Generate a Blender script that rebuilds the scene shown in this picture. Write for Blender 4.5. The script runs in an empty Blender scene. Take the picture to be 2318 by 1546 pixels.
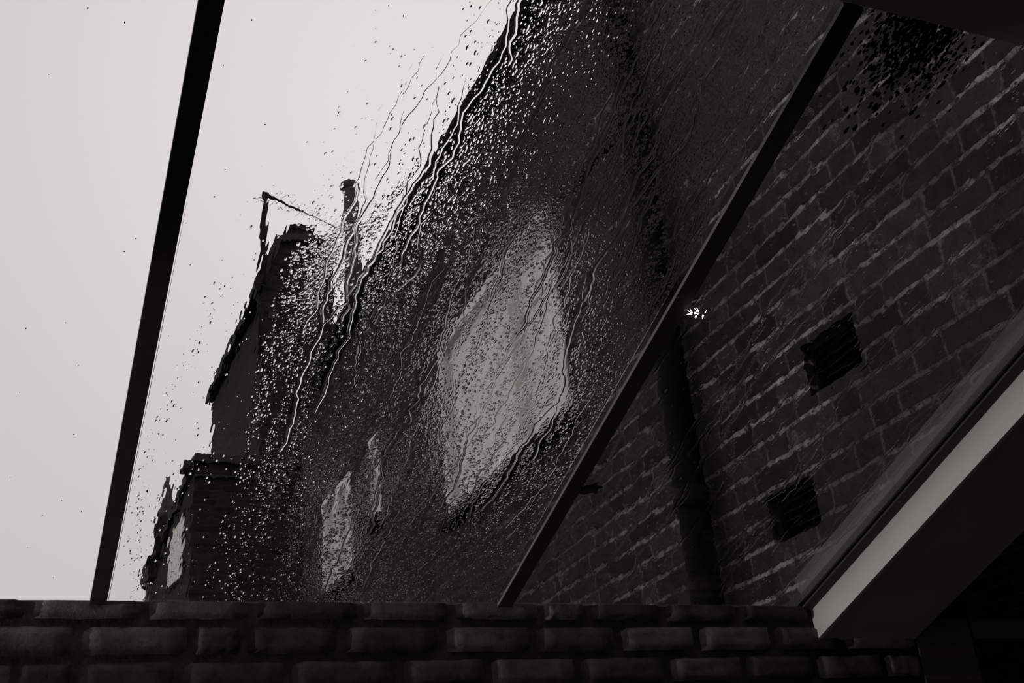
import bpy, bmesh, math, random
import numpy as np
from mathutils import Vector, Matrix

SC = bpy.context.scene
COL = SC.collection
H = 1.5                                   # eye height; the room floor is z = 0
random.seed(11)
rng = np.random.default_rng(7)

# ------------------------------------------------------------------ camera
cd = bpy.data.cameras.new('camera')
cd.sensor_width = 36.0
cd.lens = 2640.42 / 2318 * 36.0
cd.clip_start = 0.02
cd.clip_end = 400
cam = bpy.data.objects.new('camera', cd)
COL.objects.link(cam)
RIGHT = (0.92119837, -0.37964615, -0.08521951)
DOWN = (0.09265831, 0.42676679, -0.89960244)
FWD = (0.37789946, 0.820816, 0.42831424)
cam.matrix_world = Matrix(((RIGHT[0], -DOWN[0], -FWD[0], 0),
                           (RIGHT[1], -DOWN[1], -FWD[1], 0),
                           (RIGHT[2], -DOWN[2], -FWD[2], H),
                           (0, 0, 0, 1)))
SC.camera = cam

# ------------------------------------------------------------------ sky and exposure
SC.view_settings.view_transform = 'Standard'
SC.view_settings.look = 'None'
SC.view_settings.gamma = 1.0
SC.view_settings.exposure = 0.0
SC.view_settings.use_curve_mapping = False
SC.cycles.use_denoising = True
SC.cycles.max_bounces = 16
SC.cycles.transmission_bounces = 14
SC.cycles.transparent_max_bounces = 16
SC.cycles.diffuse_bounces = 4


class NT:
    """small helper to write node trees"""
    def __init__(self, tree):
        self.t = tree
        self.n = tree.nodes
        self.n.clear()

    def node(self, typ, inputs=None, **props):
        nd = self.n.new(typ)
        for k, v in props.items():
            setattr(nd, k, v)
        for k, v in (inputs or {}).items():
            self.set(nd, k, v)
        return nd

    def set(self, nd, k, v):
        if isinstance(v, bpy.types.NodeSocket):
            self.t.links.new(v, nd.inputs[k])
        elif isinstance(v, bpy.types.Node):
            self.t.links.new(v.outputs[0], nd.inputs[k])
        else:
            nd.inputs[k].default_value = v

    def math(self, op, a, b=None, c=None, clamp=False):
        nd = self.n.new('ShaderNodeMath')
        nd.operation = op
        nd.use_clamp = clamp
        for i, v in enumerate((a, b, c)):
            if v is not None:
                self.set(nd, i, v)
        return nd.outputs[0]

    def ramp(self, fac, a, b, lo=0.0, hi=1.0):
        nd = self.n.new('ShaderNodeMapRange')
        nd.interpolation_type = 'SMOOTHSTEP'
        self.set(nd, 'Value', fac)
        for k, v in (('From Min', a), ('From Max', b), ('To Min', lo), ('To Max', hi)):
            nd.inputs[k].default_value = v
        return nd.outputs['Result']

    def noise(self, vec, scale, detail=3.0, rough=0.55, out='Fac'):
        nd = self.node('ShaderNodeTexNoise', {'Vector': vec, 'Scale': scale, 'Detail': detail, 'Roughness': rough})
        return nd.outputs[out]

    def mix(self, fac, a, b):
        nd = self.n.new('ShaderNodeMix')
        nd.data_type = 'RGBA'
        self.set(nd, 0, fac)
        self.set(nd, 6, a)
        self.set(nd, 7, b)
        return nd.outputs[2]


SKY_BASE, SKY_PATCH, SKY_FALL = 0.63, 0.25, 16.0
world = bpy.data.worlds.new('overcast_sky')
SC.world = world
world.use_nodes = True
w = NT(world.node_tree)
tc = w.node('ShaderNodeTexCoord')
dt = w.node('ShaderNodeVectorMath', {0: tc.outputs['Generated']}, operation='DOT_PRODUCT')
dt.inputs[1].default_value = Vector((0.30, 0.75, 0.60)).normalized()        # the brightest part of the cloud
om = w.math('SUBTRACT', dt.outputs['Value'], 1.0)
st = w.math('MULTIPLY_ADD', w.math('EXPONENT', w.math('MULTIPLY', om, SKY_FALL)), SKY_PATCH, SKY_BASE)
bg = w.node('ShaderNodeBackground', {'Color': (1.0, 0.965, 0.94, 1), 'Strength': st})
w.node('ShaderNodeOutputWorld', {'Surface': bg})


# ------------------------------------------------------------------ materials
def mat(name):
    m = bpy.data.materials.new(name)
    m.use_nodes = True
    return m, NT(m.node_tree)


def simple(name, col, rough=0.7, var=0.25, scale=12.0, bump=0.0, metallic=0.0, spec=0.3):
    m, t = mat(name)
    c = t.node('ShaderNodeTexCoord')
    n = t.noise(c.outputs['Object'], scale, 5.0)
    v = t.ramp(n, 0.3, 0.7, 1 - var, 1 + var)
    k = t.node('ShaderNodeVectorMath', {0: (col[0], col[1], col[2]), 'Scale': v}, operation='SCALE')
    p = t.node('ShaderNodeBsdfPrincipled', {'Base Color': k.outputs[0], 'Roughness': rough, 'Metallic': metallic,
                                            'Specular IOR Level': spec})
    if bump:
        b = t.node('ShaderNodeBump', {'Height': t.noise(c.outputs['Object'], scale * 4, 6.0), 'Strength': 0.8, 'Distance': bump})
        t.set(p, 'Normal', b)
    t.node('ShaderNodeOutputMaterial', {'Surface': p})
    return m


WARM = (1.0, 0.93, 0.87)


def g(v):
    return (v * WARM[0], v * WARM[1], v * WARM[2])


def brick_material(name, uaxis, brick=0.05, mortar=0.26, course=0.075, zoff=0.0, uoff=0.0, patchy=False):
    """Flemish bond brickwork: ragged pale pointing over dark sooty bricks"""
    m, t = mat(name)
    c = t.node('ShaderNodeTexCoord')
    P = c.outputs['Object']
    wob = t.node('ShaderNodeTexNoise', {'Vector': P, 'Scale': 55.0, 'Detail': 6.0, 'Roughness': 0.7})
    wob2 = t.node('ShaderNodeTexNoise', {'Vector': P, 'Scale': 6.0, 'Detail': 2.0})
    s = t.node('ShaderNodeSeparateXYZ', {0: P})
    a = t.node('ShaderNodeSeparateXYZ', {0: wob.outputs['Color']})
    b = t.node('ShaderNodeSeparateXYZ', {0: wob2.outputs['Color']})

    def wobble(sock, i):
        x = t.math('MULTIPLY_ADD', t.math('SUBTRACT', a.outputs[i], 0.5), 0.016, sock)
        return t.math('MULTIPLY_ADD', t.math('SUBTRACT', b.outputs[i], 0.5), 0.016, x)
    U = wobble(t.math('ADD', s.outputs[uaxis], 20.0 + uoff), 0)
    V = wobble(t.math('ADD', s.outputs[2], 20.0 * course - zoff), 2)
    rowf = t.math('DIVIDE', V, course)
    row = t.math('FLOOR', rowf)
    fz = t.math('MULTIPLY', t.math('SUBTRACT', rowf, row), course)
    bed = t.math('MINIMUM', fz, t.math('SUBTRACT', course, fz))
    off = t.math('MULTIPLY', t.math('MODULO', row, 2.0), 0.16875)
    rr = t.node('ShaderNodeTexWhiteNoise', {'W': row}, noise_dimensions='1D')
    U2 = t.math('ADD', U, t.math('MULTIPLY_ADD', rr.outputs['Value'], 0.09, off))
    pf = t.math('DIVIDE', U2, 0.3375)
    pi_ = t.math('FLOOR', pf)
    x = t.math('MULTIPLY', t.math('SUBTRACT', pf, pi_), 0.3375)
    d1 = t.math('MINIMUM', x, t.math('SUBTRACT', 0.3375, x))
    d2 = t.math('ABSOLUTE', t.math('SUBTRACT', x, 0.225))
    perp = t.math('MINIMUM', d1, d2)
    idn = t.node('ShaderNodeCombineXYZ', {0: t.math('MULTIPLY_ADD', pi_, 2.0, t.math('GREATER_THAN', x, 0.225)), 1: row})
    rb = t.node('ShaderNodeTexWhiteNoise', {'Vector': idn}, noise_dimensions='2D')
    bedm = t.ramp(bed, 0.0042, 0.0085, 1.0, 0.0)
    perm = t.ramp(perp, 0.0028, 0.0065, 1.0, 0.0)
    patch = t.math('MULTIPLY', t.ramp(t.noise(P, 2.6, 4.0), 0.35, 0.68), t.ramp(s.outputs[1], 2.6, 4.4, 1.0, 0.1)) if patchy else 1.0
    fine = t.ramp(t.noise(P, 34.0, 5.0, 0.7), 0.34, 0.60)
    kb = t.math('MULTIPLY', bedm, t.math('MULTIPLY', fine, t.math('MULTIPLY_ADD', patch, 0.85, 0.15)))
    kp = t.math('MULTIPLY', perm, t.math('MULTIPLY', fine, 0.13))
    k = t.math('MAXIMUM', kb, kp, clamp=True)
    # stray smears of lime on some bricks
    smear = t.math('MULTIPLY', t.ramp(t.noise(P, 17.0, 6.0, 0.75), 0.52, 0.72), t.ramp(rb.outputs['Value'], 0.68, 0.95))
    tone = t.math('MULTIPLY', t.math('MULTIPLY_ADD', rb.outputs['Value'], 0.75, 0.62), t.ramp(t.noise(P, 22.0, 6.0, 0.7), 0.25, 0.75, 0.7, 1.3))
    if patchy:      # weaker skylight along the far stretch, painted into the brick tone
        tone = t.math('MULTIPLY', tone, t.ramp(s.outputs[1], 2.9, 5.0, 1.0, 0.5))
    bc = t.node('ShaderNodeVectorMath', {0: g(brick), 'Scale': tone}, operation='SCALE')
    bc2 = t.mix(t.math('MULTIPLY', smear, 0.45), bc.outputs[0], (*g(mortar * 0.55), 1))
    # the shadow gap along the lower edge of raked joints is geometry of the bump below
    colr = t.mix(k, bc2, (*g(mortar), 1))
    hgt = t.math('ADD', t.math('MULTIPLY_ADD', k, 0.5, t.math('MULTIPLY', t.ramp(bed, 0.003, 0.012), 0.6)), t.noise(P, 90.0, 6.0, 0.7))
    bp = t.node('ShaderNodeBump', {'Height': hgt, 'Strength': 0.9, 'Distance': 0.006})
    p = t.node('ShaderNodeBsdfPrincipled', {'Base Color': colr, 'Roughness': 0.92, 'Specular IOR Level': 0.12, 'Normal': bp})
    t.node('ShaderNodeOutputMaterial', {'Surface': p})
    return m


def thin_glass(name, tint=(0.97, 0.97, 0.97), base=0.025):
    m, t = mat(name)
    lw = t.node('ShaderNodeLayerWeight', {'Blend': 0.5})
    f = t.math('POWER', lw.outputs['Facing'], 5.0)
    f = t.math('MULTIPLY_ADD', f, 0.5, base, clamp=True)
    tr = t.node('ShaderNodeBsdfTransparent', {'Color': (*tint, 1)})
    gl = t.node('ShaderNodeBsdfGlossy', {'Color': (1, 1, 1, 1), 'Roughness': 0.0})
    mx = t.node('ShaderNodeMixShader', {0: f, 1: tr, 2: gl})
    t.node('ShaderNodeOutputMaterial', {'Surface': mx})
    return m


def water_material():
    m, t = mat('rain_water')
    gl = t.node('ShaderNodeBsdfGlass', {'Color': (1, 1, 1, 1), 'Roughness': 0.0, 'IOR': 1.333})
    t.node('ShaderNodeOutputMaterial', {'Surface': gl})
    return m


def emission(name, col, strength):
    m, t = mat(name)
    e = t.node('ShaderNodeEmission', {'Color': (*col, 1), 'Strength': strength})
    t.node('ShaderNodeOutputMaterial', {'Surface': e})
    return m


M = {}
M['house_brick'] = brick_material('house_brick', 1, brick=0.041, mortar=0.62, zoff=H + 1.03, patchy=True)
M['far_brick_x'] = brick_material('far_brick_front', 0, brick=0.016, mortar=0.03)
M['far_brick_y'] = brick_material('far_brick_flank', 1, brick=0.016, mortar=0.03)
M['inner_brick'] = simple('inner_brick', g(0.07), 0.9, 0.35, 14.0, 0.004, spec=0.15)
M['inner_mortar'] = simple('inner_mortar', g(0.05), 0.95, 0.3, 30.0, 0.004, spec=0.1)
M['black_metal'] = simple('black_metal', g(0.12), 0.45, 0.1, 20.0)
M['grey_rubber'] = simple('grey_rubber', g(0.045), 0.7, 0.1, 20.0)
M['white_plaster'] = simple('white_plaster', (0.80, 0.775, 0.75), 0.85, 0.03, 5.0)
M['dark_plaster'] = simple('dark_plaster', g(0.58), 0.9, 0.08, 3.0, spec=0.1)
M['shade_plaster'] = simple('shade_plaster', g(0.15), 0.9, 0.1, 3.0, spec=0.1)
M['lead'] = simple('lead', g(0.05), 0.6, 0.12, 6.0, 0.001)
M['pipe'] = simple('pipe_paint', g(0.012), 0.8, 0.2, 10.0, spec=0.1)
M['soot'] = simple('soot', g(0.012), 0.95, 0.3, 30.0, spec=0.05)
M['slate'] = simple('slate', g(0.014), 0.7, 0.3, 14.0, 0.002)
M['white_paint'] = simple('white_paint', (0.82, 0.80, 0.78), 0.6, 0.06, 6.0)
M['net_curtain'] = simple('net_curtain', (0.84, 0.82, 0.80), 0.9, 0.12, 5.0)
M['clay'] = simple('clay_pot', g(0.05), 0.85, 0.2, 9.0)
M['aluminium'] = simple('aluminium', g(0.16), 0.5, 0.1, 20.0)
M['sealant'] = simple('sealant', g(0.22), 0.5, 0.3, 30.0)
M['leaf'] = simple('wet_leaf', g(0.02), 0.5, 0.3, 40.0)
M['moss'] = simple('wet_moss', g(0.02), 0.9, 0.5, 60.0)
M['dirt'] = simple('dirt', g(0.03), 0.9, 0.3, 60.0)
M['floor'] = simple('dark_floor', g(0.06), 0.6, 0.2, 2.0)
M['ground'] = simple('garden_ground', g(0.05), 0.95, 0.3, 2.0)
M['glass'] = thin_glass('roof_glass')
M['window_glass'] = thin_glass('window_glass', (0.96, 0.96, 0.96), 0.08)
M['water'] = water_material()
M['glint_glow'] = emission('reflected_lamp_glow', (1.0, 0.96, 0.92), 3.0)  # glow of the rods that stand in for a reflected lamp


# ------------------------------------------------------------------ mesh helpers
class MB:
    def __init__(self):
        self.v, self.f, self.mi = [], [], []

    def add(self, vs, fs, mi=0):
        o = len(self.v)
        self.v += [tuple(p) for p in vs]
        self.f += [tuple(i + o for i in q) for q in fs]
        self.mi += [mi] * len(fs)
        return self

    def box(self, x0, x1, y0, y1, z0, z1, mi=0):
        vs = [(x, y, z) for z in (z0, z1) for y in (y0, y1) for x in (x0, x1)]
        return self.add(vs, [(0, 2, 3, 1), (4, 5, 7, 6), (0, 1, 5, 4), (2, 6, 7, 3), (0, 4, 6, 2), (1, 3, 7, 5)], mi)

    def prism(self, poly, vec, mi=0):
        """extrude a closed 3-D polygon along vec"""
        n = len(poly)
        vs = [Vector(p) for p in poly] + [Vector(p) + Vector(vec) for p in poly]
        fs = [tuple(range(n))[::-1], tuple(range(n, 2 * n))] + [(i, (i + 1) % n, n + (i + 1) % n, n + i) for i in range(n)]
        return self.add(vs, fs, mi)

    def tube(self, pts, r, n=12, mi=0):
        pts = [Vector(p) for p in pts]
        rs = r if isinstance(r, (list, tuple)) else [r] * len(pts)
        vs, fs = [], []
        for i, p in enumerate(pts):
            d = (pts[min(i + 1, len(pts) - 1)] - pts[max(i - 1, 0)]).normalized()
            up = Vector((0, 0, 1)) if abs(d.z) < 0.9 else Vector((0, 1, 0))
            a = d.cross(up).normalized()
            b = d.cross(a).normalized()
            for k in range(n):
                th = 2 * math.pi * k / n
                vs.append(p + (a * math.cos(th) + b * math.sin(th)) * rs[i])
        for i in range(len(pts) - 1):
            for k in range(n):
                fs.append((i * n + k, i * n + (k + 1) % n, (i + 1) * n + (k + 1) % n, (i + 1) * n + k))
        fs.append(tuple(range(n))[::-1])
        fs.append(tuple((len(pts) - 1) * n + k for k in range(n)))
        return self.add(vs, fs, mi)

    def build(self, name, mats, parent=None, smooth=False, bevel=0.0):
        me = bpy.data.meshes.new(name)
        me.from_pydata(self.v, [], self.f)
        for m in (mats if isinstance(mats, (list, tuple)) else [mats]):
            me.materials.append(m)
        for p, i in zip(me.polygons, self.mi):
            p.material_index = i
            p.use_smooth = smooth
        bm = bmesh.new()
        bm.from_mesh(me)
        bmesh.ops.recalc_face_normals(bm, faces=bm.faces)
        bm.to_mesh(me)
        bm.free()
        o = bpy.data.objects.new(name, me)
        COL.objects.link(o)
        if parent is not None:
            o.parent = parent
            o.matrix_parent_inverse = Matrix.Translation(parent.location).inverted()
        if bevel:
            bv = o.modifiers.new('bevel', 'BEVEL')
            bv.width = bevel
            bv.segments = 2
            bv.limit_method = 'ANGLE'
        return o


def tag(o, label, cat, group=None, kind=None):
    o['label'] = label
    o['category'] = cat
    if group:
        o['group'] = group
    if kind:
        o['kind'] = kind
    return o


def thing(name, label, cat, loc, group=None):
    o = bpy.data.objects.new(name, None)
    o.empty_display_size = 0.1
    o.location = loc
    COL.objects.link(o)
    return tag(o, label, cat, group)


def struct(o, label, cat):
    return tag(o, label, cat, kind='structure')


# ------------------------------------------------------------------ roof plane
Y_WALL, Z_WALL = 2.55, 0.629 + H          # top of the inner brick wall
SLOPE = 0.35384
Y_TOP = 1.03                              # upper end of the glass
WX = 2.08                                 # face of the house wall outside
SECX = 1.98                               # right reveal of the roof opening


def zr(y, off=0.0):
    return Z_WALL + SLOPE * (Y_WALL - y) + off


# ------------------------------------------------------------------ house wall outside, with openings
HOUSE_Y0, HOUSE_Y1, HOUSE_Z1 = -3.0, 8.75, 3.80 + H
OPEN = {  # name: (y0, y1, z0, z1)
    'vent_a': (2.262, 2.500, 1.225 + H, 1.380 + H),
    'vent_b': (2.568, 2.800, 0.868 + H, 1.012 + H),
    'win_a': (3.98, 5.50, 1.79 + H, 2.80 + H),
    'win_b': (7.35, 8.10, 2.02 + H, 2.72 + H),
    'win_c': (6.66, 6.88, 2.20 + H, 2.74 + H),
}
DEPTH = 0.11
Y_OUT = Y_WALL + 0.19


def wall_with_openings():
    mb = MB()
    ys = sorted({HOUSE_Y0, HOUSE_Y1, Y_OUT} | {v for o in OPEN.values() for v in o[:2]})
    zs = sorted({0.0, HOUSE_Z1} | {v for o in OPEN.values() for v in o[2:]})
    for i in range(len(ys) - 1):
        for j in range(len(zs) - 1):
            cy, cz = (ys[i] + ys[i + 1]) / 2, (zs[j] + zs[j + 1]) / 2
            if any(o[0] < cy < o[1] and o[2] < cz < o[3] for o in OPEN.values()):
                continue
            q = [(ys[i], zs[j]), (ys[i + 1], zs[j]), (ys[i + 1], zs[j + 1]), (ys[i], zs[j + 1])]
            if ys[i + 1] <= Y_OUT + 1e-6:          # over the room the wall stands on the boxed beam
                c = []
                for a, b in zip(q, q[1:] + q[:1]):
                    da, db = a[1] - zr(a[0]) - 0.02, b[1] - zr(b[0]) - 0.02
                    if da >= 0:
                        c.append(a)
                    if da * db < 0:
                        f = da / (da - db)
                        c.append((a[0] + (b[0] - a[0]) * f, a[1] + (b[1] - a[1]) * f))
                q = c
            if len(q) > 2:
                mb.add([(WX, y, z) for y, z in q], [tuple(range(len(q)))])
    for o in OPEN.values():
        y0, y1, z0, z1 = o
        c = [(y0, z0), (y1, z0), (y1, z1), (y0, z1)]
        vs = [(WX, y, z) for y, z in c] + [(WX + DEPTH, y, z) for y, z in c]
        mb.add(vs, [(k, (k + 1) % 4, 4 + (k + 1) % 4, 4 + k) for k in range(4)])
    # body behind the face: end, top and back
    B = WX + 3.0
    mb.add([(WX, HOUSE_Y1, 0), (B, HOUSE_Y1, 0), (B, HOUSE_Y1, HOUSE_Z1), (WX, HOUSE_Y1, HOUSE_Z1)], [(0, 1, 2, 3)])
    mb.add([(B, HOUSE_Y0, 0), (B, HOUSE_Y1, 0), (B, HOUSE_Y1, HOUSE_Z1), (B, HOUSE_Y0, HOUSE_Z1)], [(0, 1, 2, 3)])
    mb.add([(WX, HOUSE_Y0, HOUSE_Z1), (B, HOUSE_Y0, HOUSE_Z1), (B, HOUSE_Y1, HOUSE_Z1), (WX, HOUSE_Y1, HOUSE_Z1)], [(0, 1, 2, 3)])
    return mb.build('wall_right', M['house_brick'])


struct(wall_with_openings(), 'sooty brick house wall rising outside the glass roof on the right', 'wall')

# pitched slate roof over that wall, only its eaves edge shows
mb = MB()
mb.prism([(WX - 0.06, HOUSE_Y0, HOUSE_Z1 - 0.02), (WX + 3.1, HOUSE_Y0, HOUSE_Z1 - 0.02), (WX + 1.5, HOUSE_Y0, HOUSE_Z1 + 1.05)], (0, HOUSE_Y1 - HOUSE_Y0 + 0.06, 0))
tag(mb.build('slate_roof', M['slate']), 'dark slate roof edge along the top of the near house wall', 'roof')

# ---- air vents
for key, lab in (('vent_a', 'upper dark square air vent in the brick wall beside pale pointing'),
                 ('vent_b', 'lower dark square air vent in the brick wall close to the white reveal')):
    y0, y1, z0, z1 = OPEN[key]
    r = thing('air_vent', lab, 'air vent', (WX + 0.06, (y0 + y1) / 2, z0), 'air vents in the brick wall')
    MB().box(WX + 0.075, WX + 0.10, y0 + 0.002, y1 - 0.002, z0 + 0.002, z1 - 0.002).build('back_plate', M['soot'], r)
    f = MB()
    t_ = 0.014
    f.box(WX + 0.03, WX + 0.075, y0 + 0.002, y0 + t_, z0 + 0.002, z1 - 0.002)
    f.box(WX + 0.03, WX + 0.075, y1 - t_, y1 - 0.002, z0 + 0.002, z1 - 0.002)
    f.box(WX + 0.03, WX + 0.075, y0 + t_, y1 - t_, z0 + 0.002, z0 + t_)
    f.box(WX + 0.03, WX + 0.075, y0 + t_, y1 - t_, z1 - t_, z1 - 0.002)
    f.build('frame', M['soot'], r)
    n = 5
    for k in range(n):
        zc = z0 + (z1 - z0) * (k + 0.75) / (n + 0.5)
        MB().prism([(WX + 0.04, y0 + t_, zc - 0.006), (WX + 0.07, y0 + t_, zc + 0.004), (WX + 0.07, y0 + t_, zc + 0.008), (WX + 0.04, y0 + t_, zc - 0.002)],
                   (0, y1 - y0 - 2 * t_, 0)).build('slat', M['soot'], r)


# ---- windows of the house wall
def house_window(idx, key, lab, mullions):
    y0, y1, z0, z1 = OPEN[key]
    fr = MB()
    t_ = 0.05
    x0, x1 = WX - 0.012, WX + 0.05
    fr.box(x0, x1, y0, y0 + t_, z0, z1)
    fr.box(x0, x1, y1 - t_, y1, z0, z1)
    fr.box(x0, x1, y0 + t_, y1 - t_, z0, z0 + t_)
    fr.box(x0, x1, y0 + t_, y1 - t_, z1 - t_, z1)
    for q in mullions:
        yc = y0 + (y1 - y0) * q
        fr.box(x0, x1, yc - 0.03, yc + 0.03, z0 + t_, z1 - t_)
    o = fr.build('window_%d' % idx, M['white_paint'], None, bevel=0.004)
    struct(o, lab, 'window')
    MB().box(WX + 0.018, WX + 0.023, y0 + t_, y1 - t_, z0 + t_, z1 - t_).build('pane', M['window_glass'], o)
    # pleated net curtain close behind the pane
    n = 60
    vs = []
    for k in range(n + 1):
        yy = y0 + 0.01 + (y1 - y0 - 0.02) * k / n
        xx = WX + 0.062 + 0.006 * math.sin(k * 1.9) + 0.003 * math.sin(k * 0.7)
        vs += [(xx, yy, z0 + 0.005), (xx, yy, z1 - 0.005)]
    MB().add(vs, [(2 * k, 2 * k + 2, 2 * k + 3, 2 * k + 1) for k in range(n)]).build('curtain', M['net_curtain'], o, smooth=True)
    MB().box(WX - 0.05, WX + 0.09, y0 - 0.04, y1 + 0.04, z0 - 0.06, z0).build('sill', M['soot'], o, bevel=0.006)


house_window(1, 'win_a', 'large pale window glowing through the rain streaks', (0.36,))
house_window(2, 'win_b', 'small pale window far along the wall near its end', (0.5,))
house_window(3, 'win_c', 'narrow pale window slit between the other two', ())

# ---- soil pipe on the wall
py, px = 3.09, WX - 0.075
r = thing('drainpipe', 'dark round drainpipe running up the brick wall behind the glass bar', 'drainpipe', (px, py, 0))
MB().tube([(px, py, 0.02), (px, py, 2.79 + H), (px, py + 0.02, 2.86 + H)], 0.052, 20).build('pipe', M['pipe'], r, smooth=True)
for zc in (0.55 + H, 1.105 + H, 1.95 + H, 2.60 + H):
    c = MB().tube([(px, py, zc - 0.035), (px, py, zc - 0.03), (px, py, zc + 0.03), (px, py, zc + 0.035)], [0.054, 0.062, 0.062, 0.054], 20)
    co = c.build('collar', M['pipe'], r, smooth=True)
    MB().box(px, WX + 0.002, py + 0.055, py + 0.085, zc - 0.02, zc + 0.02).box(px - 0.02, px + 0.02, py + 0.045, py + 0.085, zc - 0.02, zc + 0.02).build('bracket', M['pipe'], co)
b = MB().tube([(px, py, 2.52 + H), (px, py + 0.10, 2.60 + H), (px, py + 0.2, 2.63 + H), (px, py + 0.75, 2.645 + H)], 0.024, 12)
b.build('branch_pipe', M['pipe'], r, smooth=True)
MB().tube([(px, py, 2.83 + H), (px, py, 3.45 + H), (px, py + 0.0, 3.72 + H)], 0.05, 20).build('upper_pipe', M['pipe'], r, smooth=True)

# ---- gutter under the eaves
gx, gz = WX - 0.075, HOUSE_Z1 - 0.04
mb = MB()
prof = [(gx + 0.055 * math.cos(a), gz + 0.055 * math.sin(a)) for a in [math.pi + math.pi * k / 8 for k in range(9)]]
prof += [(gx + 0.047 * math.cos(a), gz + 0.047 * math.sin(a)) for a in [2 * math.pi - math.pi * k / 8 for k in range(9)]]
mb.prism([(x, 0.5, z) for x, z in prof], (0, HOUSE_Y1 - 0.45, 0))
tag(mb.build('gutter', M['pipe'], smooth=False), 'dark half-round gutter along the eaves of the near house wall', 'gutter')

# ---- lead flashing where the roof meets the house wall
mb = MB()
yA, yB = 0.9, 3.05
for i in range(8):
    a, c = yA + (yB - yA) * i / 8, yA + (yB - yA) * (i + 1) / 8
    up = 0.149
    mb.prism([(WX - 0.004, a, zr(a)), (WX - 0.004, c + 0.02, zr(c + 0.02)), (WX - 0.004, c + 0.02, zr(c + 0.02) + up), (WX - 0.004, a, zr(a) + up)], (-0.003 - 0.0006 * (i % 2), 0, 0))
mb.prism([(SECX + 0.0, yA, zr(yA) + 0.022), (WX - 0.004, yA, zr(yA) + 0.03), (WX - 0.004, yB, zr(yB) + 0.03), (SECX + 0.0, yB, zr(yB) + 0.022)], (0, 0, 0.004))
tag(mb.build('lead_flashing', M['lead']), 'plain grey lead flashing strip sloping along the foot of the brick wall', 'flashing')

# ------------------------------------------------------------------ room shell
X0, X1, YB = -1.75, 4.2, -2.6
ceil_z = zr(Y_TOP)

# inner brick wall under the low end of the glass: real bricks with raked joints
rows = {
    0: [-0.19, 0.041, 0.27, 0.497, 0.74, 0.961, 1.19, 1.314, 1.527, 1.75],
    1: [-0.20, -0.09, 0.139, 0.367, 0.476, 0.694, 0.932, 1.16, 1.389, 1.614, 1.84],
    2: [-0.20, 0.028, 0.139, 0.345, 0.574, 0.825, 1.04, 1.27, 1.516, 1.741, 1.96],
}


def inner_wall():
    mb = MB()
    xa, xb = X0, X1
    # backing, recessed to the joint depth; its top carries the glass
    mb.box(xa, xb, Y_WALL + 0.014, Y_WALL + 0.22, 0.0, Z_WALL - 0.001, 1)
    nr = 12
    for rI in range(nr):
        zt = Z_WALL if rI == 0 else 0.585 + H - 0.075 * (rI - 1)
        zb = 0.585 + H - 0.075 * rI
        cut = list(rows.get(rI, []))
        if not cut:
            cut = [(-0.2 + 0.11 * (rI % 3)) + 0.17 * k for k in range(12)]
            cut = [c + random.uniform(-0.02, 0.02) for c in cut]
        while cut[0] > xa:
            cut.insert(0, cut[0] - random.choice((0.225, 0.225, 0.115)))
        while cut[-1] < 2.312:
            cut.append(cut[-1] + random.choice((0.225, 0.225, 0.115)))
        cut = [c for c in cut if c < 2.28] + [2.3165]
        for c0, c1 in zip(cut[:-1], cut[1:]):
            jb = 0.006 + random.uniform(0, 0.003)
            bx0, bx1 = c0 + 0.0055 + random.uniform(-0.001, 0.003), c1 - 0.0055 + random.uniform(-0.003, 0.001)
            bz0, bz1 = zb + jb, zt - (0.0 if rI == 0 else jb)
            sag = random.uniform(-0.0025, 0.0025)
            nx, nz = 10, 6
            rec = random.uniform(0, 0.004)
            vs, fs = [], []
            for j in range(nz + 1):
                for i in range(nx + 1):
                    fx, fz = i / nx, j / nz
                    ex = min(fx, 1 - fx) * (bx1 - bx0)
                    ez = min(fz, 1 - fz) * (bz1 - bz0)
                    if rI == 0 and fz > 0.5:
                        ez = 1
                    e = min(ex, ez)
                    dp = 0.016 * max(0, 1 - e / 0.012) ** 2 if e < 0.012 else 0.0
                    edge = (i in (0, nx)) or (j in (0, nz) and not (rI == 0 and j == nz))
                    jx = random.uniform(-0.0016, 0.0016)
                    jz = random.uniform(-0.0014, 0.0014) if not (rI == 0 and j == nz) else 0.0
                    tlt = sag * (fx - 0.5) if not (rI == 0 and j == nz) else 0
                    vs.append((bx0 + fx * (bx1 - bx0) + jx, Y_WALL + (0.016 if edge else dp + rec + random.uniform(-0.0012, 0.0012)), bz0 + fz * (bz1 - bz0) + jz + tlt))
            for j in range(nz):
                for i in range(nx):
                    q = j * (nx + 1) + i
                    fs.append((q, q + 1, q + nx + 2, q + nx + 1))
            if rI == 0:      # the top bed of the highest course
                o = len(vs)
                vs += [(bx0, Y_WALL + 0.016, Z_WALL), (bx1, Y_WALL + 0.016, Z_WALL)]
            mb.add(vs, fs, 0)
    return mb


iw = inner_wall()
m_in, t = mat('inner_brick_island')
geo = t.node('ShaderNodeNewGeometry')
tcn = t.node('ShaderNodeTexCoord')
tone = t.math('MULTIPLY', t.math('MULTIPLY_ADD', t.math('POWER', geo.outputs['Random Per Island'], 2.0), 1.0, 0.62), t.ramp(t.noise(tcn.outputs['Object'], 15.0, 6.0, 0.7), 0.25, 0.75, 0.55, 1.45))
IB = 0.165
kk = t.node('ShaderNodeVectorMath', {0: g(IB), 'Scale': tone}, operation='SCALE')
bpn = t.node('ShaderNodeBump', {'Height': t.noise(tcn.outputs['Object'], 110.0, 6.0, 0.7), 'Strength': 0.7, 'Distance': 0.004})
pn = t.node('ShaderNodeBsdfPrincipled', {'Base Color': kk.outputs[0], 'Roughness': 0.9, 'Specular IOR Level': 0.15, 'Normal': bpn})
t.node('ShaderNodeOutputMaterial', {'Surface': pn})
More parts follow.
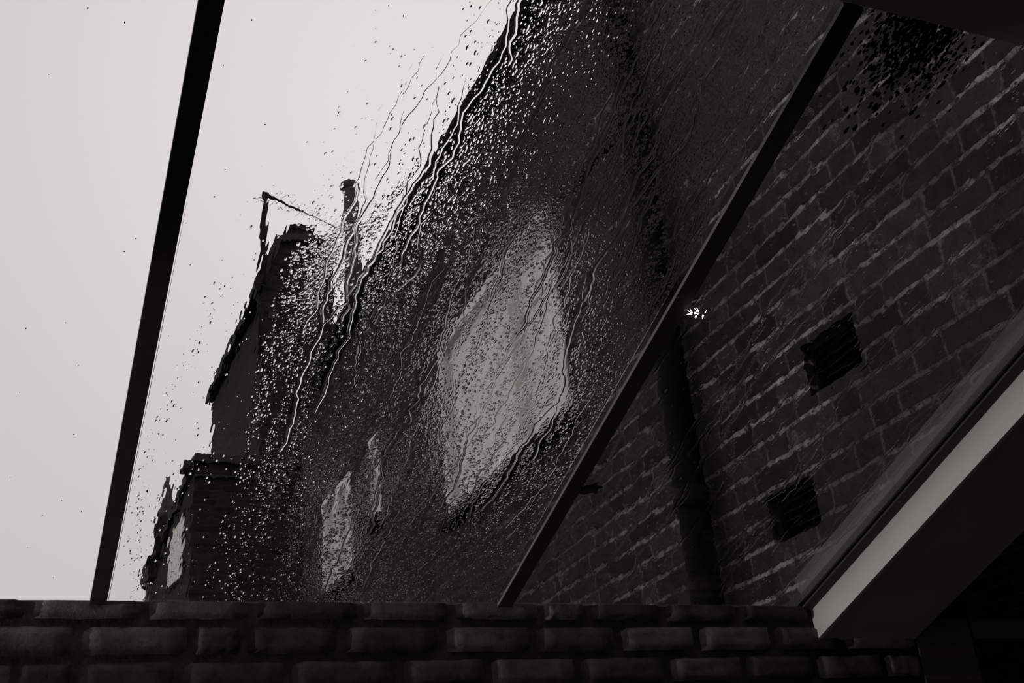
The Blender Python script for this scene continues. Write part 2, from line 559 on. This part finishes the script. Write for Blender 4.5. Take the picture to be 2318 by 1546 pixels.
struct(iw.build('wall_front', [m_in, M['inner_mortar']], smooth=True), 'dark rough brick wall inside, along the foot of the glass roof', 'wall')

# pale sealant line on the wall head under the glass
mb = MB()
xs = np.linspace(X0, 1.97, 120)
hh = 0.0022 + 0.0022 * np.clip(np.sin(xs * 5.0) + 0.6 * np.sin(xs * 13.0 + 1), -0.6, 1)
for a, c, h0, h1 in zip(xs[:-1], xs[1:], hh[:-1], hh[1:]):
    mb.add([(a, Y_WALL + 0.02, Z_WALL), (c, Y_WALL + 0.02, Z_WALL), (c, Y_WALL + 0.02, Z_WALL + h1), (a, Y_WALL + 0.02, Z_WALL + h0),
            (a, Y_WALL + 0.06, Z_WALL), (c, Y_WALL + 0.06, Z_WALL), (c, Y_WALL + 0.06, Z_WALL + h1 * 0.4), (a, Y_WALL + 0.06, Z_WALL + h0 * 0.4)],
           [(0, 1, 2, 3), (3, 2, 6, 7), (4, 7, 6, 5)])
struct(mb.build('trim_1', M['sealant']), 'thin pale sealant line between brick wall and glass', 'sealant')

struct(MB().box(X0 - 0.1, X1 + 0.1, YB - 0.1, Y_WALL + 0.22, -0.1, 0.0).build('floor', M['floor']), 'dark room floor', 'floor')
lw_ = MB()
lw_.prism([(X0 - 0.1, -2.2, 2.25), (X0 - 0.1, 2.35, 2.25), (X0 - 0.1, 2.35, 0), (X0 - 0.1, Y_WALL + 0.2, 0), (X0 - 0.1, Y_WALL + 0.2, Z_WALL), (X0 - 0.1, Y_TOP, ceil_z), (X0 - 0.1, YB, ceil_z), (X0 - 0.1, YB, 0), (X0 - 0.1, -2.2, 0)], (0.1, 0, 0))
struct(lw_.build('wall_left', M['dark_plaster']), 'dark plaster wall at the left end of the room', 'wall')
df = MB()  # unseen glazed doors, added so side daylight reaches the white reveal
for y0 in (-2.2, -0.69, 0.82):
    y1 = y0 + 1.51
    for a, c, e, f in ((y0, y0 + 0.06, 0.02, 2.24), (y1 - 0.07, y1 - 0.01, 0.02, 2.24), (y0 + 0.06, y1 - 0.07, 0.02, 0.10), (y0 + 0.06, y1 - 0.07, 2.18, 2.24)):
        df.box(X0 - 0.08, X0 - 0.03, a, c, e, f)
dfo = df.build('added_doors', M['black_metal'])
struct(dfo, 'unseen glazed garden doors added at the left end of the room to let in daylight', 'door')
for y0 in (-2.2, -0.69, 0.82):
    MB().box(X0 - 0.06, X0 - 0.052, y0 + 0.06, y0 + 1.44, 0.10, 2.18).build('pane', M['window_glass'], dfo)
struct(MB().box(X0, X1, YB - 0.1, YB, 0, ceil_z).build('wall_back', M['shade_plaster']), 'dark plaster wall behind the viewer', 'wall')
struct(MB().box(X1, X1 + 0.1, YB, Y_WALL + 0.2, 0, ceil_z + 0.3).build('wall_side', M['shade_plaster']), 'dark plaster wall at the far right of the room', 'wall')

# ceiling above the viewer, ending where the glass begins
struct(MB().box(X0, SECX + 0.32, YB, Y_TOP, ceil_z, ceil_z + 0.12).build('ceiling', M['dark_plaster']), 'plain dark ceiling edge at the upper right above the glass', 'ceiling')
# ceiling beyond the boxed beam
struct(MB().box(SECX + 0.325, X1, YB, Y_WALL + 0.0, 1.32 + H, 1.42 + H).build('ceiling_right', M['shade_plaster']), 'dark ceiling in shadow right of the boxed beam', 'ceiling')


# boxed beam beside the roof opening: white lit face and dark sloping soffit
def slab(x0, x1, za, zb, y0, y1):
    return MB().prism([(x0, y0, zr(y0) + za), (x0, y1, zr(y1) + za), (x0, y1, zr(y1) + zb), (x0, y0, zr(y0) + zb)], (x1 - x0, 0, 0))


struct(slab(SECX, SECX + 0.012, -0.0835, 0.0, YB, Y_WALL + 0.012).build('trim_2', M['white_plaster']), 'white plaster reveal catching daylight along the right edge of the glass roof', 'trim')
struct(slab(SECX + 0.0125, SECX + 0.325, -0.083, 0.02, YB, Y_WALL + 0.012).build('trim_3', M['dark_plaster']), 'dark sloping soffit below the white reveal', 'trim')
# door and its casing beyond the bricks
struct(MB().box(2.313, 2.515, Y_WALL + 0.012, Y_WALL + 0.03, 0, 0.60 + H).build('trim_4', M['shade_plaster'], bevel=0.004), 'pale pier between brick wall and dark door', 'trim')
d = MB().box(2.52, 3.40, Y_WALL + 0.011, Y_WALL + 0.05, 0.0, 0.537 + H).build('door_1', M['soot'], bevel=0.003)
struct(d, 'dark door at the bottom right corner', 'door')
MB().tube([(2.60, Y_WALL + 0.012, 1.0), (2.60, Y_WALL - 0.09, 1.0), (2.72, Y_WALL - 0.09, 1.0)], 0.01, 10).build('handle', M['aluminium'], d, smooth=True)
struct(MB().box(2.52, 3.45, Y_WALL + 0.009, Y_WALL + 0.03, 0.545 + H, 0.60 + H).build('trim_5', M['shade_plaster'], bevel=0.003), 'dark head casing above the door', 'trim')

# unseen wall lamp added at the left end to brighten the far reveal
sx, sy, sz = X0 + 0.02, 2.43, 2.04
r = thing('added_spotlight', 'unseen spotlight added on the left wall to brighten the white reveal', 'spotlight', (X0, sy, sz))
MB().tube([(X0 + 0.001, sy, sz), (X0 + 0.014, sy, sz)], 0.04, 20).build('added_lamp_rose', M['black_metal'], r)
MB().tube([(X0 + 0.014, sy, sz), (X0 + 0.10, sy - 0.012, sz + 0.006)], [0.022, 0.028], 20).build('added_lamp_head', M['black_metal'], r)
ld = bpy.data.lights.new('reveal_fill', 'SPOT')
ld.energy = 80.0
ld.spot_size = math.radians(34)
ld.spot_blend = 0.5
ld.shadow_soft_size = 0.02
ld.color = (1.0, 0.96, 0.92)
lo = bpy.data.objects.new('reveal_fill', ld)
COL.objects.link(lo)
lo.location = (X0 + 0.125, sy - 0.014, sz + 0.007)
lo.rotation_euler = (Vector((1.98, 1.80, 2.37)) - lo.location).to_track_quat('-Z', 'Y').to_euler()

# unseen house over the ceiling behind the viewer, shaped to block some sky
mb = MB()
mb.box(-6.0, WX, -1.0, Y_TOP - 0.06, ceil_z + 0.13, 4.6)
struct(mb.build('added_wall_rear', M['far_brick_x']), 'unseen brick wall of the house over the upper end of the glass, added to block some sky', 'wall')

# garden ground outside
struct(MB().box(-30, 40, Y_WALL + 0.23, 60, -0.1, -0.01).box(-30, X0 - 0.11, -12, Y_WALL + 0.229, -0.1, -0.01).build('floor_outside', M['ground']), 'garden ground outside', 'ground')

# ------------------------------------------------------------------ glazing bars and panes
GY1 = Y_WALL + 0.10
BARS = [
    (-0.748, 'black glazing bar beyond the left edge'),
    (0.1740, 'black glazing bar crossing the bright sky at the left'),
    (1.0895, 'black glazing bar in front of the brick wall, beside the glints'),
]


def sloped_box(x0, x1, a, b, y0, y1):
    return slab(x0, x1, a, b, y0, y1)


for x, lab in BARS[1:]:
    hw = 0.0165 if x < 0.5 else 0.0182
    r = thing('glazing_bar', lab, 'glazing bar', (x, Y_WALL, Z_WALL), 'glazing bars of the glass roof')
    sloped_box(x - hw, x + hw, -0.0085, -0.0005, Y_TOP, Y_WALL + 0.01).build('bar', M['black_metal'], r)
    sloped_box(x - 0.005, x + 0.005, 0.0005, 0.0118, Y_TOP, GY1).build('silicone_joint', M['grey_rubber'], r)
r = thing('glazing_bar', 'dark edge bar between the glass and the white reveal', 'glazing bar', (SECX - 0.02, Y_WALL, Z_WALL), 'glazing bars of the glass roof')
sloped_box(SECX - 0.034, SECX - 0.0005, -0.006, -0.0005, Y_TOP, Y_WALL + 0.01).build('bar', M['grey_rubber'], r)
sloped_box(SECX - 0.034, SECX + 0.03, 0.0125, 0.021, Y_TOP, GY1).build('pressure_cap', M['grey_rubber'], r)

PANES = [(X0 + 0.005, 0.174 - 0.009, 'left glass pane, almost dry, in front of bright sky'),
         (0.174 + 0.009, 1.0895 - 0.009, 'middle glass pane covered with rain'),
         (1.0895 + 0.009, SECX - 0.001, 'right glass pane in front of the brick wall')]
for xa, xb, lab in PANES:
    o = sloped_box(xa, xb, 0.0005, 0.012, Y_TOP, GY1).build('glass_pane', M['glass'])
    tag(o, lab, 'glass pane', 'panes of the glass roof')


# ------------------------------------------------------------------ rain: a real water surface lying on the panes
def vnoise(nu, nv, cu, cv, seed):
    """smooth value noise, cu x cv cells over the grid"""
    r_ = np.random.default_rng(seed)
    gq = r_.random((cv + 3, cu + 3))
    u = np.linspace(0, cu, nu)
    v = np.linspace(0, cv, nv)
    iu, iv = u.astype(int), v.astype(int)
    fu, fv = u - iu, v - iv
    fu = fu * fu * (3 - 2 * fu)
    fv = (fv * fv * (3 - 2 * fv))[:, None]
    a = gq[np.ix_(iv, iu)] * (1 - fu) + gq[np.ix_(iv, iu + 1)] * fu
    c = gq[np.ix_(iv + 1, iu)] * (1 - fu) + gq[np.ix_(iv + 1, iu + 1)] * fu
    return a * (1 - fv) + c * fv


def water_sheet(name, xa, xb, y0, y1, nu, nv, beads, streams, density, film, seed, lab, amin=0.00065, amax=0.0027, bead_h=0.27, stream_h=0.22):
    """v runs from the upper end (index 0) down the slope"""
    r_ = np.random.default_rng(seed)
    cs = math.sqrt(1 + SLOPE ** 2)
    LU, LV = xb - xa, (y1 - y0) * cs
    du, dv = LU / (nu - 1), LV / (nv - 1)
    uu = np.linspace(0, LU, nu)
    vv = np.linspace(0, LV, nv)
    hb = np.zeros((nv, nu), np.float32)
    hs = np.zeros((nv, nu), np.float32)
    clear = np.ones((nv, nu), np.float32)
    # --- rivulets
    for (us, vs, ve, w0, clr) in streams:
        L = ve - vs
        n = max(8, int(L / dv))
        sv = np.linspace(vs, ve, n)
        st_ = np.zeros(n)
        for lam, amp in ((0.35, 0.016), (0.11, 0.007), (0.035, 0.0035), (0.014, 0.0016)):
            k = int(L / lam) + 4
            st_ += np.interp(sv, np.linspace(vs - lam, ve + lam, k), r_.normal(0, amp, k))
        su = us + st_
        wd = w0 * (0.75 + 0.5 * np.interp(sv, np.linspace(vs, ve, max(4, int(L / 0.02))), r_.random(max(4, int(L / 0.02)))))
        tail = np.clip((ve - sv) / max(L, 1e-6), 0, 1)
        wd *= np.clip(0.25 + 1.2 * (1 - tail), 0, 1)          # grows downhill
        wd[-6:] *= np.linspace(1, 0.3, 6)
        for a, c, wq in zip(su, sv, wd):
            j = int(round(c / dv))
            if j < 0 or j >= nv:
                continue
            reach = wq * 1.0 + clr
            i0, i1 = max(0, int((a - reach) / du)), min(nu, int((a + reach) / du) + 2)
            if i1 <= i0:
                continue
            x = np.abs(uu[i0:i1] - a)
            p = np.clip(1 - (x / wq) ** 2, 0, 1)
            hs[j, i0:i1] = np.maximum(hs[j, i0:i1], stream_h * wq * p)
            clear[j, i0:i1] = np.minimum(clear[j, i0:i1], np.clip((x - wq * 0.9) / max(clr, 1e-5) * 1.4 - 0.4, 0, 1))
    # --- beads
    bu, bv = r_.random(beads) * LU, r_.random(beads) * LV
    ba = amin * (amax / amin) ** (r_.random(beads) ** 2.9)
    keep = r_.random(beads) < density(bu + xa, bv / cs + y0)
    for a, c, rad in zip(bu[keep], bv[keep], ba[keep]):
        i_, j_ = min(nu - 1, int(a / du)), min(nv - 1, int(c / dv))
        if clear[j_, i_] < 0.5:
            continue
        el = 1.0 + 0.9 * r_.random()
        hk = 0.6 + 0.7 * r_.random()
        ra, rc = rad, rad * el
        i0, i1 = max(0, int((a - 1.3 * ra) / du)), min(nu, int((a + 1.3 * ra) / du) + 2)
        j0, j1 = max(0, int((c - 1.3 * rc) / dv)), min(nv, int((c + 1.3 * rc) / dv) + 2)
        X = (uu[i0:i1][None, :] - a) / ra
        Y = (vv[j0:j1][:, None] - c) / rc
        th = np.arctan2(Y, X)
        f = 1 + 0.16 * np.sin(2 * th + 6.28 * r_.random()) + 0.12 * np.sin(3 * th + 6.28 * r_.random())
        q = np.clip(1 - (X * X + Y * Y) * f, 0, 1)
        hb[j0:j1, i0:i1] = np.maximum(hb[j0:j1, i0:i1], rad * bead_h * hk * q ** 0.9)
    h = np.maximum(hb, hs)
    for cu, cv, amp, sd_ in film:
        h += amp * vnoise(nu, nv, cu, cv, sd_)
    h = h + 0.00025
    h[0, :] = h[-1, :] = h[:, 0] = h[:, -1] = 0.0
    # --- mesh
    yg = (y0 + vv / cs)[:, None] + np.zeros((1, nu))
    xg = (xa + uu)[None, :] + np.zeros((nv, 1))
    nrm = np.array([0, SLOPE, 1.0]) / cs
    base = 0.0122
    zg = zr(yg) + base
    co = np.empty((nv * nu + 4, 3), np.float32)
    co[:-4, 0] = xg.ravel()
    co[:-4, 1] = (yg + h * nrm[1]).ravel()
    co[:-4, 2] = (zg + h * nrm[2]).ravel()
    eps = 0.00005
    co[-4:] = [(xa, y0, zr(y0) + base - eps), (xb, y0, zr(y0) + base - eps), (xb, y1, zr(y1) + base - eps), (xa, y1, zr(y1) + base - eps)]
    ii = np.arange(nv * nu).reshape(nv, nu)
    quads = np.stack([ii[:-1, :-1], ii[1:, :-1], ii[1:, 1:], ii[:-1, 1:]], -1).reshape(-1, 4)
    b0 = nv * nu
    quads = np.concatenate([quads, [[b0, b0 + 1, b0 + 2, b0 + 3]]]).astype(np.int32)
    # top faces upward: row index grows with +y, column with +x
    quads[:-1] = quads[:-1, ::-1]
    quads[-1] = quads[-1][::-1]
    me = bpy.data.meshes.new(name)
    me.vertices.add(len(co))
    me.vertices.foreach_set('co', co.ravel())
    me.loops.add(quads.size)
    me.loops.foreach_set('vertex_index', quads.ravel())
    me.polygons.add(len(quads))
    me.polygons.foreach_set('loop_start', np.arange(0, quads.size, 4, dtype=np.int32))
    me.polygons.foreach_set('use_smooth', np.ones(len(quads), dtype=bool))
    me.update(calc_edges=True)
    me.materials.append(M['water'])
    o = bpy.data.objects.new(name, me)
    COL.objects.link(o)
    tag(o, lab, 'rain water', kind='stuff')
    return o


COLUMNS = 0.6 * vnoise(400, 300, 52, 7, 41) + 0.4 * vnoise(400, 300, 110, 16, 42)


def dens_mid(x, y):
    edge = np.interp(y, [1.03, 1.127, 1.3, 1.45, 1.55, 1.62, 2.05, 2.6], [.620, .595, .565, .50, .42, .36, .365, .42])
    d_ = np.clip((x - edge) / 0.05, 0, 1)
    spot = np.where(np.abs(x - 0.245 - 0.03 * np.sin(5 * y)) < 0.014, 0.08, 0.008) * (y > 1.7)
    low = np.where(x > 0.38, 0.07, 0.004)
    i_ = ((x - 0.195) / 0.873 * 400).astype(int).clip(0, 399)
    j_ = ((y - Y_TOP) / 1.64 * 300).astype(int).clip(0, 299)
    d_ = d_ * np.clip((COLUMNS[j_, i_] - 0.27) / 0.25, 0.10, 1) * (1 - 0.62 * np.clip((y - 1.85) / 0.5, 0, 1))
    return np.maximum(np.maximum(low, d_), np.where(x < 0.36, spot, 0))


sr = np.random.default_rng(21)
streams = []
for k in range(64):
    u = 0.245 + 0.625 * sr.random() ** 0.9
    vs = max(0.0, sr.uniform(-0.5, 1.3))
    ve = min(1.70, vs + sr.uniform(0.15, 0.9))
    big = sr.random() < 0.30
    streams.append((u, vs, ve, sr.uniform(0.0020, 0.0034) if big else sr.uniform(0.0009, 0.0018), sr.uniform(0.006, 0.014) if big else sr.uniform(0.0008, 0.004)))
water_sheet('rain_water', 0.195, 1.068, Y_TOP + 0.002, GY1, 1320, 1900, 200000, streams, dens_mid,
            [(58, 60, 0.00005, 5), (220, 80, 0.00003, 6)], 3, 'rain beads and rivulets running down the middle pane')

sr = np.random.default_rng(31)
streams = [(sr.random() * 0.82, max(0, sr.uniform(-0.5, 1.2)), sr.uniform(1.0, 1.70), sr.uniform(0.001, 0.002), 0.001) for k in range(26)]
water_sheet('rain_water', 1.112, 1.945, Y_TOP + 0.002, GY1, 420, 620, 2500, streams, lambda x, y: np.full_like(x, 0.5),
            [(40, 24, 0.00012, 8), (110, 40, 0.00005, 9)], 4, 'thin wavy film of rain on the right pane', amin=0.0015)

# ---- dirt specks on the dry glass
mb = MB()
for k in range(70):
    x = random.uniform(-0.12, 0.75)
    y = random.uniform(Y_TOP + 0.03, 2.5)
    if abs(x - 0.174) < 0.025:
        continue
    rr_ = random.choice((0.0006, 0.0008, 0.0008, 0.0012))
    n = 7
    ang = random.uniform(0, 6)
    st_ = random.uniform(1, 2.2)
    zt = -0.0004
    ring = [(x + rr_ * math.cos(2 * math.pi * i / n + ang) * random.uniform(0.7, 1.2), y + rr_ * st_ * math.sin(2 * math.pi * i / n + ang) * random.uniform(0.7, 1.2)) for i in range(n)]
    vs = [(a, c, zr(c) + 0.0002) for a, c in ring] + [(x, y, zr(y) - rr_ * 0.5)]
    mb.add(vs, [tuple(range(n))] + [(i, (i + 1) % n, n) for i in range(n)])
tag(mb.build('dirt_specks', M['dirt']), 'tiny dark dirt specks scattered over the sky-facing glass', 'dirt', kind='stuff')

# ---- wet leaf stuck beside the second bar
lx, ly = 1.141, 2.155
r = thing('fallen_leaf', 'small dark wet leaf on the glass beside the second bar, low down', 'leaf', (lx, ly, zr(ly) + 0.02))
out = [(-0.026, 0.004), (-0.012, 0.016), (0.004, 0.019), (0.012, 0.014), (0.028, 0.016), (0.024, 0.002), (0.032, -0.008), (0.016, -0.010), (0.014, -0.022), (0.000, -0.013), (-0.016, -0.012)]
vs = [(lx + a, ly + c, zr(ly + c) + 0.0145 + 0.002 * math.sin(90 * a)) for a, c in out]
vs2 = [(a, c, z + 0.0012) for a, c, z in vs]
n = len(out)
cen = [(lx + 0.002, ly, zr(ly) + 0.0142), (lx + 0.002, ly, zr(ly) + 0.0170)]
MB().add(vs + vs2 + cen, [(i, (i + 1) % n, 2 * n) for i in range(n)] + [(n + (i + 1) % n, n + i, 2 * n + 1) for i in range(n)] + [(i, n + i, n + (i + 1) % n, (i + 1) % n) for i in range(n)]).build('leaf_blade', M['leaf'], r)
MB().tube([(lx - 0.024, ly + 0.004, zr(ly) + 0.0155), (lx - 0.034, ly + 0.003, zr(ly) + 0.017), (lx - 0.042, ly + 0.006, zr(ly) + 0.0185)], 0.0011, 6).build('leaf_stalk', M['leaf'], r)

# ---- clump of wet debris at the upper end of the right pane
mb = MB()
cr = np.random.default_rng(5)
for k in range(900):
    a = cr.normal(1.245, 0.045)
    c = Y_TOP + 0.004 + abs(cr.normal(0, 0.066)) + 0.0
    if a < 1.13:
        continue
    r0 = cr.uniform(0.0012, 0.0045)
    z0 = zr(c) + 0.0145
    an = cr.uniform(0, 6.28)
    n = 5
    ring = [(a + r0 * math.cos(an + 6.283 * i / n) * cr.uniform(0.6, 1.3), c + r0 * 1.6 * math.sin(an + 6.283 * i / n) * cr.uniform(0.6, 1.3)) for i in range(n)]
    vs = [(x, max(y, Y_TOP + 0.001), zr(y) + 0.0146) for x, y in ring] + [(a, c, z0 + r0 * 0.8)]
    mb.add(vs, [tuple(range(n))[::-1]] + [(i, (i + 1) % n, n) for i in range(n)])
tag(mb.build('wet_moss', M['moss']), 'dark clump of wet moss on the glass at the upper end of the right pane', 'moss', kind='stuff')

# ---- lamp reflection in the glass, built as glowing rods by the second bar
lx, ly = 1.118, 1.622
r = thing('lamp_glint', 'tiny bright spiky lamp reflection, built as glowing rods, beside the second glazing bar', 'glint', (lx, ly, zr(ly) - 0.004))


def on_glass(xp, yp, drop):
    """a point just under the glass from offsets along the image axes of the bunch"""
    p = Vector((lx, ly, zr(ly) - drop))
    return p + Vector(RIGHT) * xp + Vector(DOWN) * yp


SEG = [((-0.0105, 0.0050), (0.0000, 0.0050), .0012), ((-0.0085, 0.0025), (0.0, 0.0035), .0006), ((-0.0040, -0.0052), (0.0005, 0.0018), .0011), ((-0.0085, -0.0030), (-0.0015, 0.002), .0006),
       ((0.0030, 0.0035), (0.0125, 0.0020), .0010), ((0.0082, -0.0080), (0.0125, 0.0005), .0010), ((0.0035, 0.0008), (0.0105, -0.0005), .0005), ((0.0100, 0.0050), (0.0135, 0.0018), .0008),
       ((0.0035, -0.0070), (0.0095, -0.0018), .0005), ((0.0085, 0.0065), (0.0060, 0.0120), .0008), ((0.0065, 0.0065), (0.0045, 0.0105), .0004), ((0.0215, 0.0055), (0.0185, 0.0125), .0008), ((0.0193, 0.005), (0.0178, 0.010), .0004),
       ((0.0270, -0.0030), (0.0228, 0.0026), .0008)]
for (a, c, rad) in SEG:
    p0, p1 = on_glass(*a, 0.012), on_glass(*c, 0.012)
    MB().tube([p0, p0.lerp(p1, 0.2), p0.lerp(p1, 0.8), p1], [rad * 0.35, rad * 0.75, rad * 0.75, rad * 0.35], 8).build('glint_rod', M['glint_glow'], r, smooth=True)
MB().tube([on_glass(-0.0135, 0.004, 0.012), on_glass(-0.004, 0.004, 0.011), on_glass(0.012, 0.003, 0.011), on_glass(0.0225, 0.003, 0.012)], 0.0004, 6).build('added_wire', M['black_metal'], r)

# ------------------------------------------------------------------ neighbouring houses
# tall house end with slate roof, chimney stack and aerial
Yh, Yd = 18.0, 5.0
hx0, hx1 = 3.585, 4.87
r = thing('terrace_house', 'tall dark house end with sloping roof and chimney against the sky', 'house', (hx0, Yh, 0))
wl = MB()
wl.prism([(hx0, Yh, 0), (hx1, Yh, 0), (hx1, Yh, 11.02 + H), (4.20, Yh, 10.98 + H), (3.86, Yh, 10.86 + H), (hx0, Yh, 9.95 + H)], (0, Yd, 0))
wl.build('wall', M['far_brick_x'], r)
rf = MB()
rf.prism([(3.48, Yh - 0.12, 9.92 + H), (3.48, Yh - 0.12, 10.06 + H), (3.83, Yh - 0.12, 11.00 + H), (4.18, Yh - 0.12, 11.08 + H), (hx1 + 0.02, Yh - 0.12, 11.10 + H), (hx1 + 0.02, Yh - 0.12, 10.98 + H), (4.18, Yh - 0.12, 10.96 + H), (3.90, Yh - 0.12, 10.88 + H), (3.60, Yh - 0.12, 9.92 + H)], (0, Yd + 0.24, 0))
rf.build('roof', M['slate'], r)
MB().box(3.44, 3.53, Yh - 0.2, Yh + Yd, 9.80 + H, 9.93 + H).build('gutter', M['pipe'], r)
ch = MB().box(4.14, 4.56, Yh + 0.2, Yh + 0.8, 10.7 + H, 11.36 + H).box(4.10, 4.60, Yh + 0.16, Yh + 0.84, 11.36 + H, 11.44 + H).build('chimney', M['far_brick_x'], r)
MB().tube([(4.26, Yh + 0.5, 11.43 + H), (4.26, Yh + 0.5, 11.62 + H)], [0.09, 0.07], 12).build('chimney_pot', M['clay'], ch, smooth=True)
MB().tube([(4.46, Yh + 0.5, 11.43 + H), (4.46, Yh + 0.5, 11.56 + H)], [0.08, 0.07], 12).build('chimney_pot', M['clay'], ch, smooth=True)
# downpipe and small fittings on its left edge
MB().tube([(3.53, Yh - 0.06, 9.8 + H), (3.56, Yh - 0.06, 9.5 + H), (3.56, Yh - 0.06, 8.6 + H)], 0.045, 10).tube([(3.56, Yh - 0.06, 8.62 + H), (3.56, Yh - 0.06, 4 + H)], 0.035, 10).build('downpipe', M['pipe'], r, smooth=True)
wn = MB().box(3.72, 3.86, Yh - 0.02, Yh + 0.05, 9.35 + H, 9.55 + H).build('window', M['slate'], r)

# aerial on a mast in front of the roof
mx, my = 3.62, 18.0 - 0.25
r = thing('television_aerial', 'thin television aerial with long boom on a mast above the house', 'aerial', (mx - 0.04, my, 10.3 + H))
sc_ = my / 18.0
z_b, z_t = 9.9 + H, 11.92 * sc_ + H
MB().tube([(mx * sc_, my, z_b), (mx * sc_ - 0.005, my, 11.0 + H), (mx * sc_ + 0.0, my, z_t - 0.25), (mx * sc_ + 0.02, my, z_t)], [0.06, 0.066, 0.06, 0.045], 10).build('mast', M['pipe'], r, smooth=True)
MB().tube([(mx * sc_, my, 10.98 + H), (mx * sc_, my, 11.06 + H)], 0.06, 10).build('mast_clamp', M['pipe'], r, smooth=True)
p0 = Vector((3.636 * sc_, my, z_t - 0.03))
bd = Vector((1.61, 0.83, 0.0)).normalized()
p1, p2 = p0 + bd * 0.80, p0 + bd * 1.82
bo = MB().tube([p0 - bd * 0.03, p0 + bd * 0.25], 0.035, 8).tube([p0, p1], 0.022, 8).tube([p1, p2], 0.010, 8).build('boom', M['pipe'], r, smooth=True)
ed = Vector((0.46, -0.89, 0)).normalized()
for k in range(10):
    c = p0 + bd * (0.16 + 0.172 * k)
    L = 0.27 - 0.012 * k
    MB().tube([c - ed * L, c + ed * L], 0.0042, 6).build('element', M['aluminium'], r)
c = p0 + Vector((0, 0, -0.22))
MB().tube([c, c + Vector((-0.06, 0.05, 0.10)), c + Vector((-0.17, 0.14, 0.20)), c + Vector((-0.08, 0.06, 0.17)), c + Vector((0.0, 0.0, 0.10))], 0.007, 6).build('reflector', M['aluminium'], r)

# flue pipe over the near house's roof
fx, fy = 2.215, 7.6
r = thing('chimney_flue', 'slim upright chimney flue standing in the gap of sky', 'chimney', (fx, fy, HOUSE_Z1))
MB().tube([(fx, fy, HOUSE_Z1 - 0.1), (fx, fy, 5.20 + H)], [0.068, 0.062], 20).build('pipe', M['clay'], r, smooth=True)
MB().tube([(fx, fy, 5.17 + H), (fx, fy, 5.18 + H), (fx, fy, 5.23 + H), (fx, fy, 5.24 + H)], [0.062, 0.072, 0.072, 0.06], 20).build('rim', M['clay'], r, smooth=True)
MB().tube([(fx, fy, HOUSE_Z1 - 0.1), (fx, fy, HOUSE_Z1 + 0.35)], [0.12, 0.078], 20).build('collar', M['lead'], r, smooth=True)

# lower rear extension with parapet, tall window and chimney pot on its flank
Yl = 12.0
lx0 = 1.68
r = thing('rear_extension', 'low dark flat-topped house wing behind the brick wall at the left', 'house', (lx0, Yl, 0))
wl = MB()
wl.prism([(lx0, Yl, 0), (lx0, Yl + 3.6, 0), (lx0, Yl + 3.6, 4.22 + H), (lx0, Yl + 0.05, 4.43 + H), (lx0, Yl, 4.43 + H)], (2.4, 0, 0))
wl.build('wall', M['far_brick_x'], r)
MB().box(lx0 - 0.005, lx0 + 2.4, Yl - 0.06, Yl + 0.25, 4.43 + H, 4.53 + H).box(lx0 - 0.10, lx0 + 0.0, Yl - 0.03, Yl + 0.2, 4.36 + H, 4.45 + H).box(lx0, lx0 + 2.4, Yl - 0.04, Yl - 0.002, 4.27 + H, 4.30 + H).build('coping', M['slate'], r, bevel=0.01)
MB().prism([(lx0 - 0.04, Yl + 0.2, 4.42 + H), (lx0 - 0.04, Yl + 3.7, 4.25 + H), (lx0 - 0.04, Yl + 3.7, 4.12 + H), (lx0 - 0.04, Yl + 0.2, 4.30 + H)], (0.06, 0, 0)).build('eaves_board', M['pipe'], r)
MB().box(lx0 - 0.10, lx0, Yl + 2.9, Yl + 3.6, 3.98 + H, 4.24 + H).build('gutter_hopper', M['pipe'], r)
MB().tube([(lx0 - 0.05, Yl + 3.2, 4.0 + H), (lx0 - 0.05, Yl + 3.2, 2 + H)], 0.045, 10).build('downpipe', M['aluminium'], r, smooth=True)
# flank window: sloped head and foot as seen, pale vertical boards between dark glazing lines
pts = [(Yl + 0.45, 4.02), (Yl + 1.55, 4.05), (Yl + 1.55, 3.47), (Yl + 0.45, 3.36)]
wf = MB()
for k in range(5):
    a0, a1 = k / 5 + 0.015, (k + 1) / 5 - 0.015
    def L2(s, i, j):
        return (pts[i][0] + (pts[j][0] - pts[i][0]) * s, pts[i][1] + (pts[j][1] - pts[i][1]) * s)
    q = [L2(a0, 0, 1), L2(a1, 0, 1), L2(a1, 3, 2), L2(a0, 3, 2)]
    wf.prism([(lx0 - 0.004, y, z + H) for y, z in q], (-0.02, 0, 0))
wfo = wf.build('window', M['white_paint'], r)
MB().prism([(lx0 - 0.002, Yl + 0.40, 4.07 + H), (lx0 - 0.002, Yl + 1.60, 4.10 + H), (lx0 - 0.002, Yl + 1.60, 3.42 + H), (lx0 - 0.002, Yl + 0.40, 3.30 + H)], (-0.006, 0, 0)).build('window_frame', M['soot'], wfo)
cy = Yl + 2.45
cx = lx0 + 0.02
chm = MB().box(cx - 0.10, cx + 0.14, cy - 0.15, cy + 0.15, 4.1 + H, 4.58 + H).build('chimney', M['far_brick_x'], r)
MB().tube([(cx + 0.02, cy, 4.57 + H), (cx + 0.02, cy, 4.72 + H), (cx + 0.02, cy, 4.95 + H), (cx + 0.02, cy, 5.12 + H)], [0.11, 0.085, 0.05, 0.03], 12).build('chimney_pot', M['clay'], chm, smooth=True)
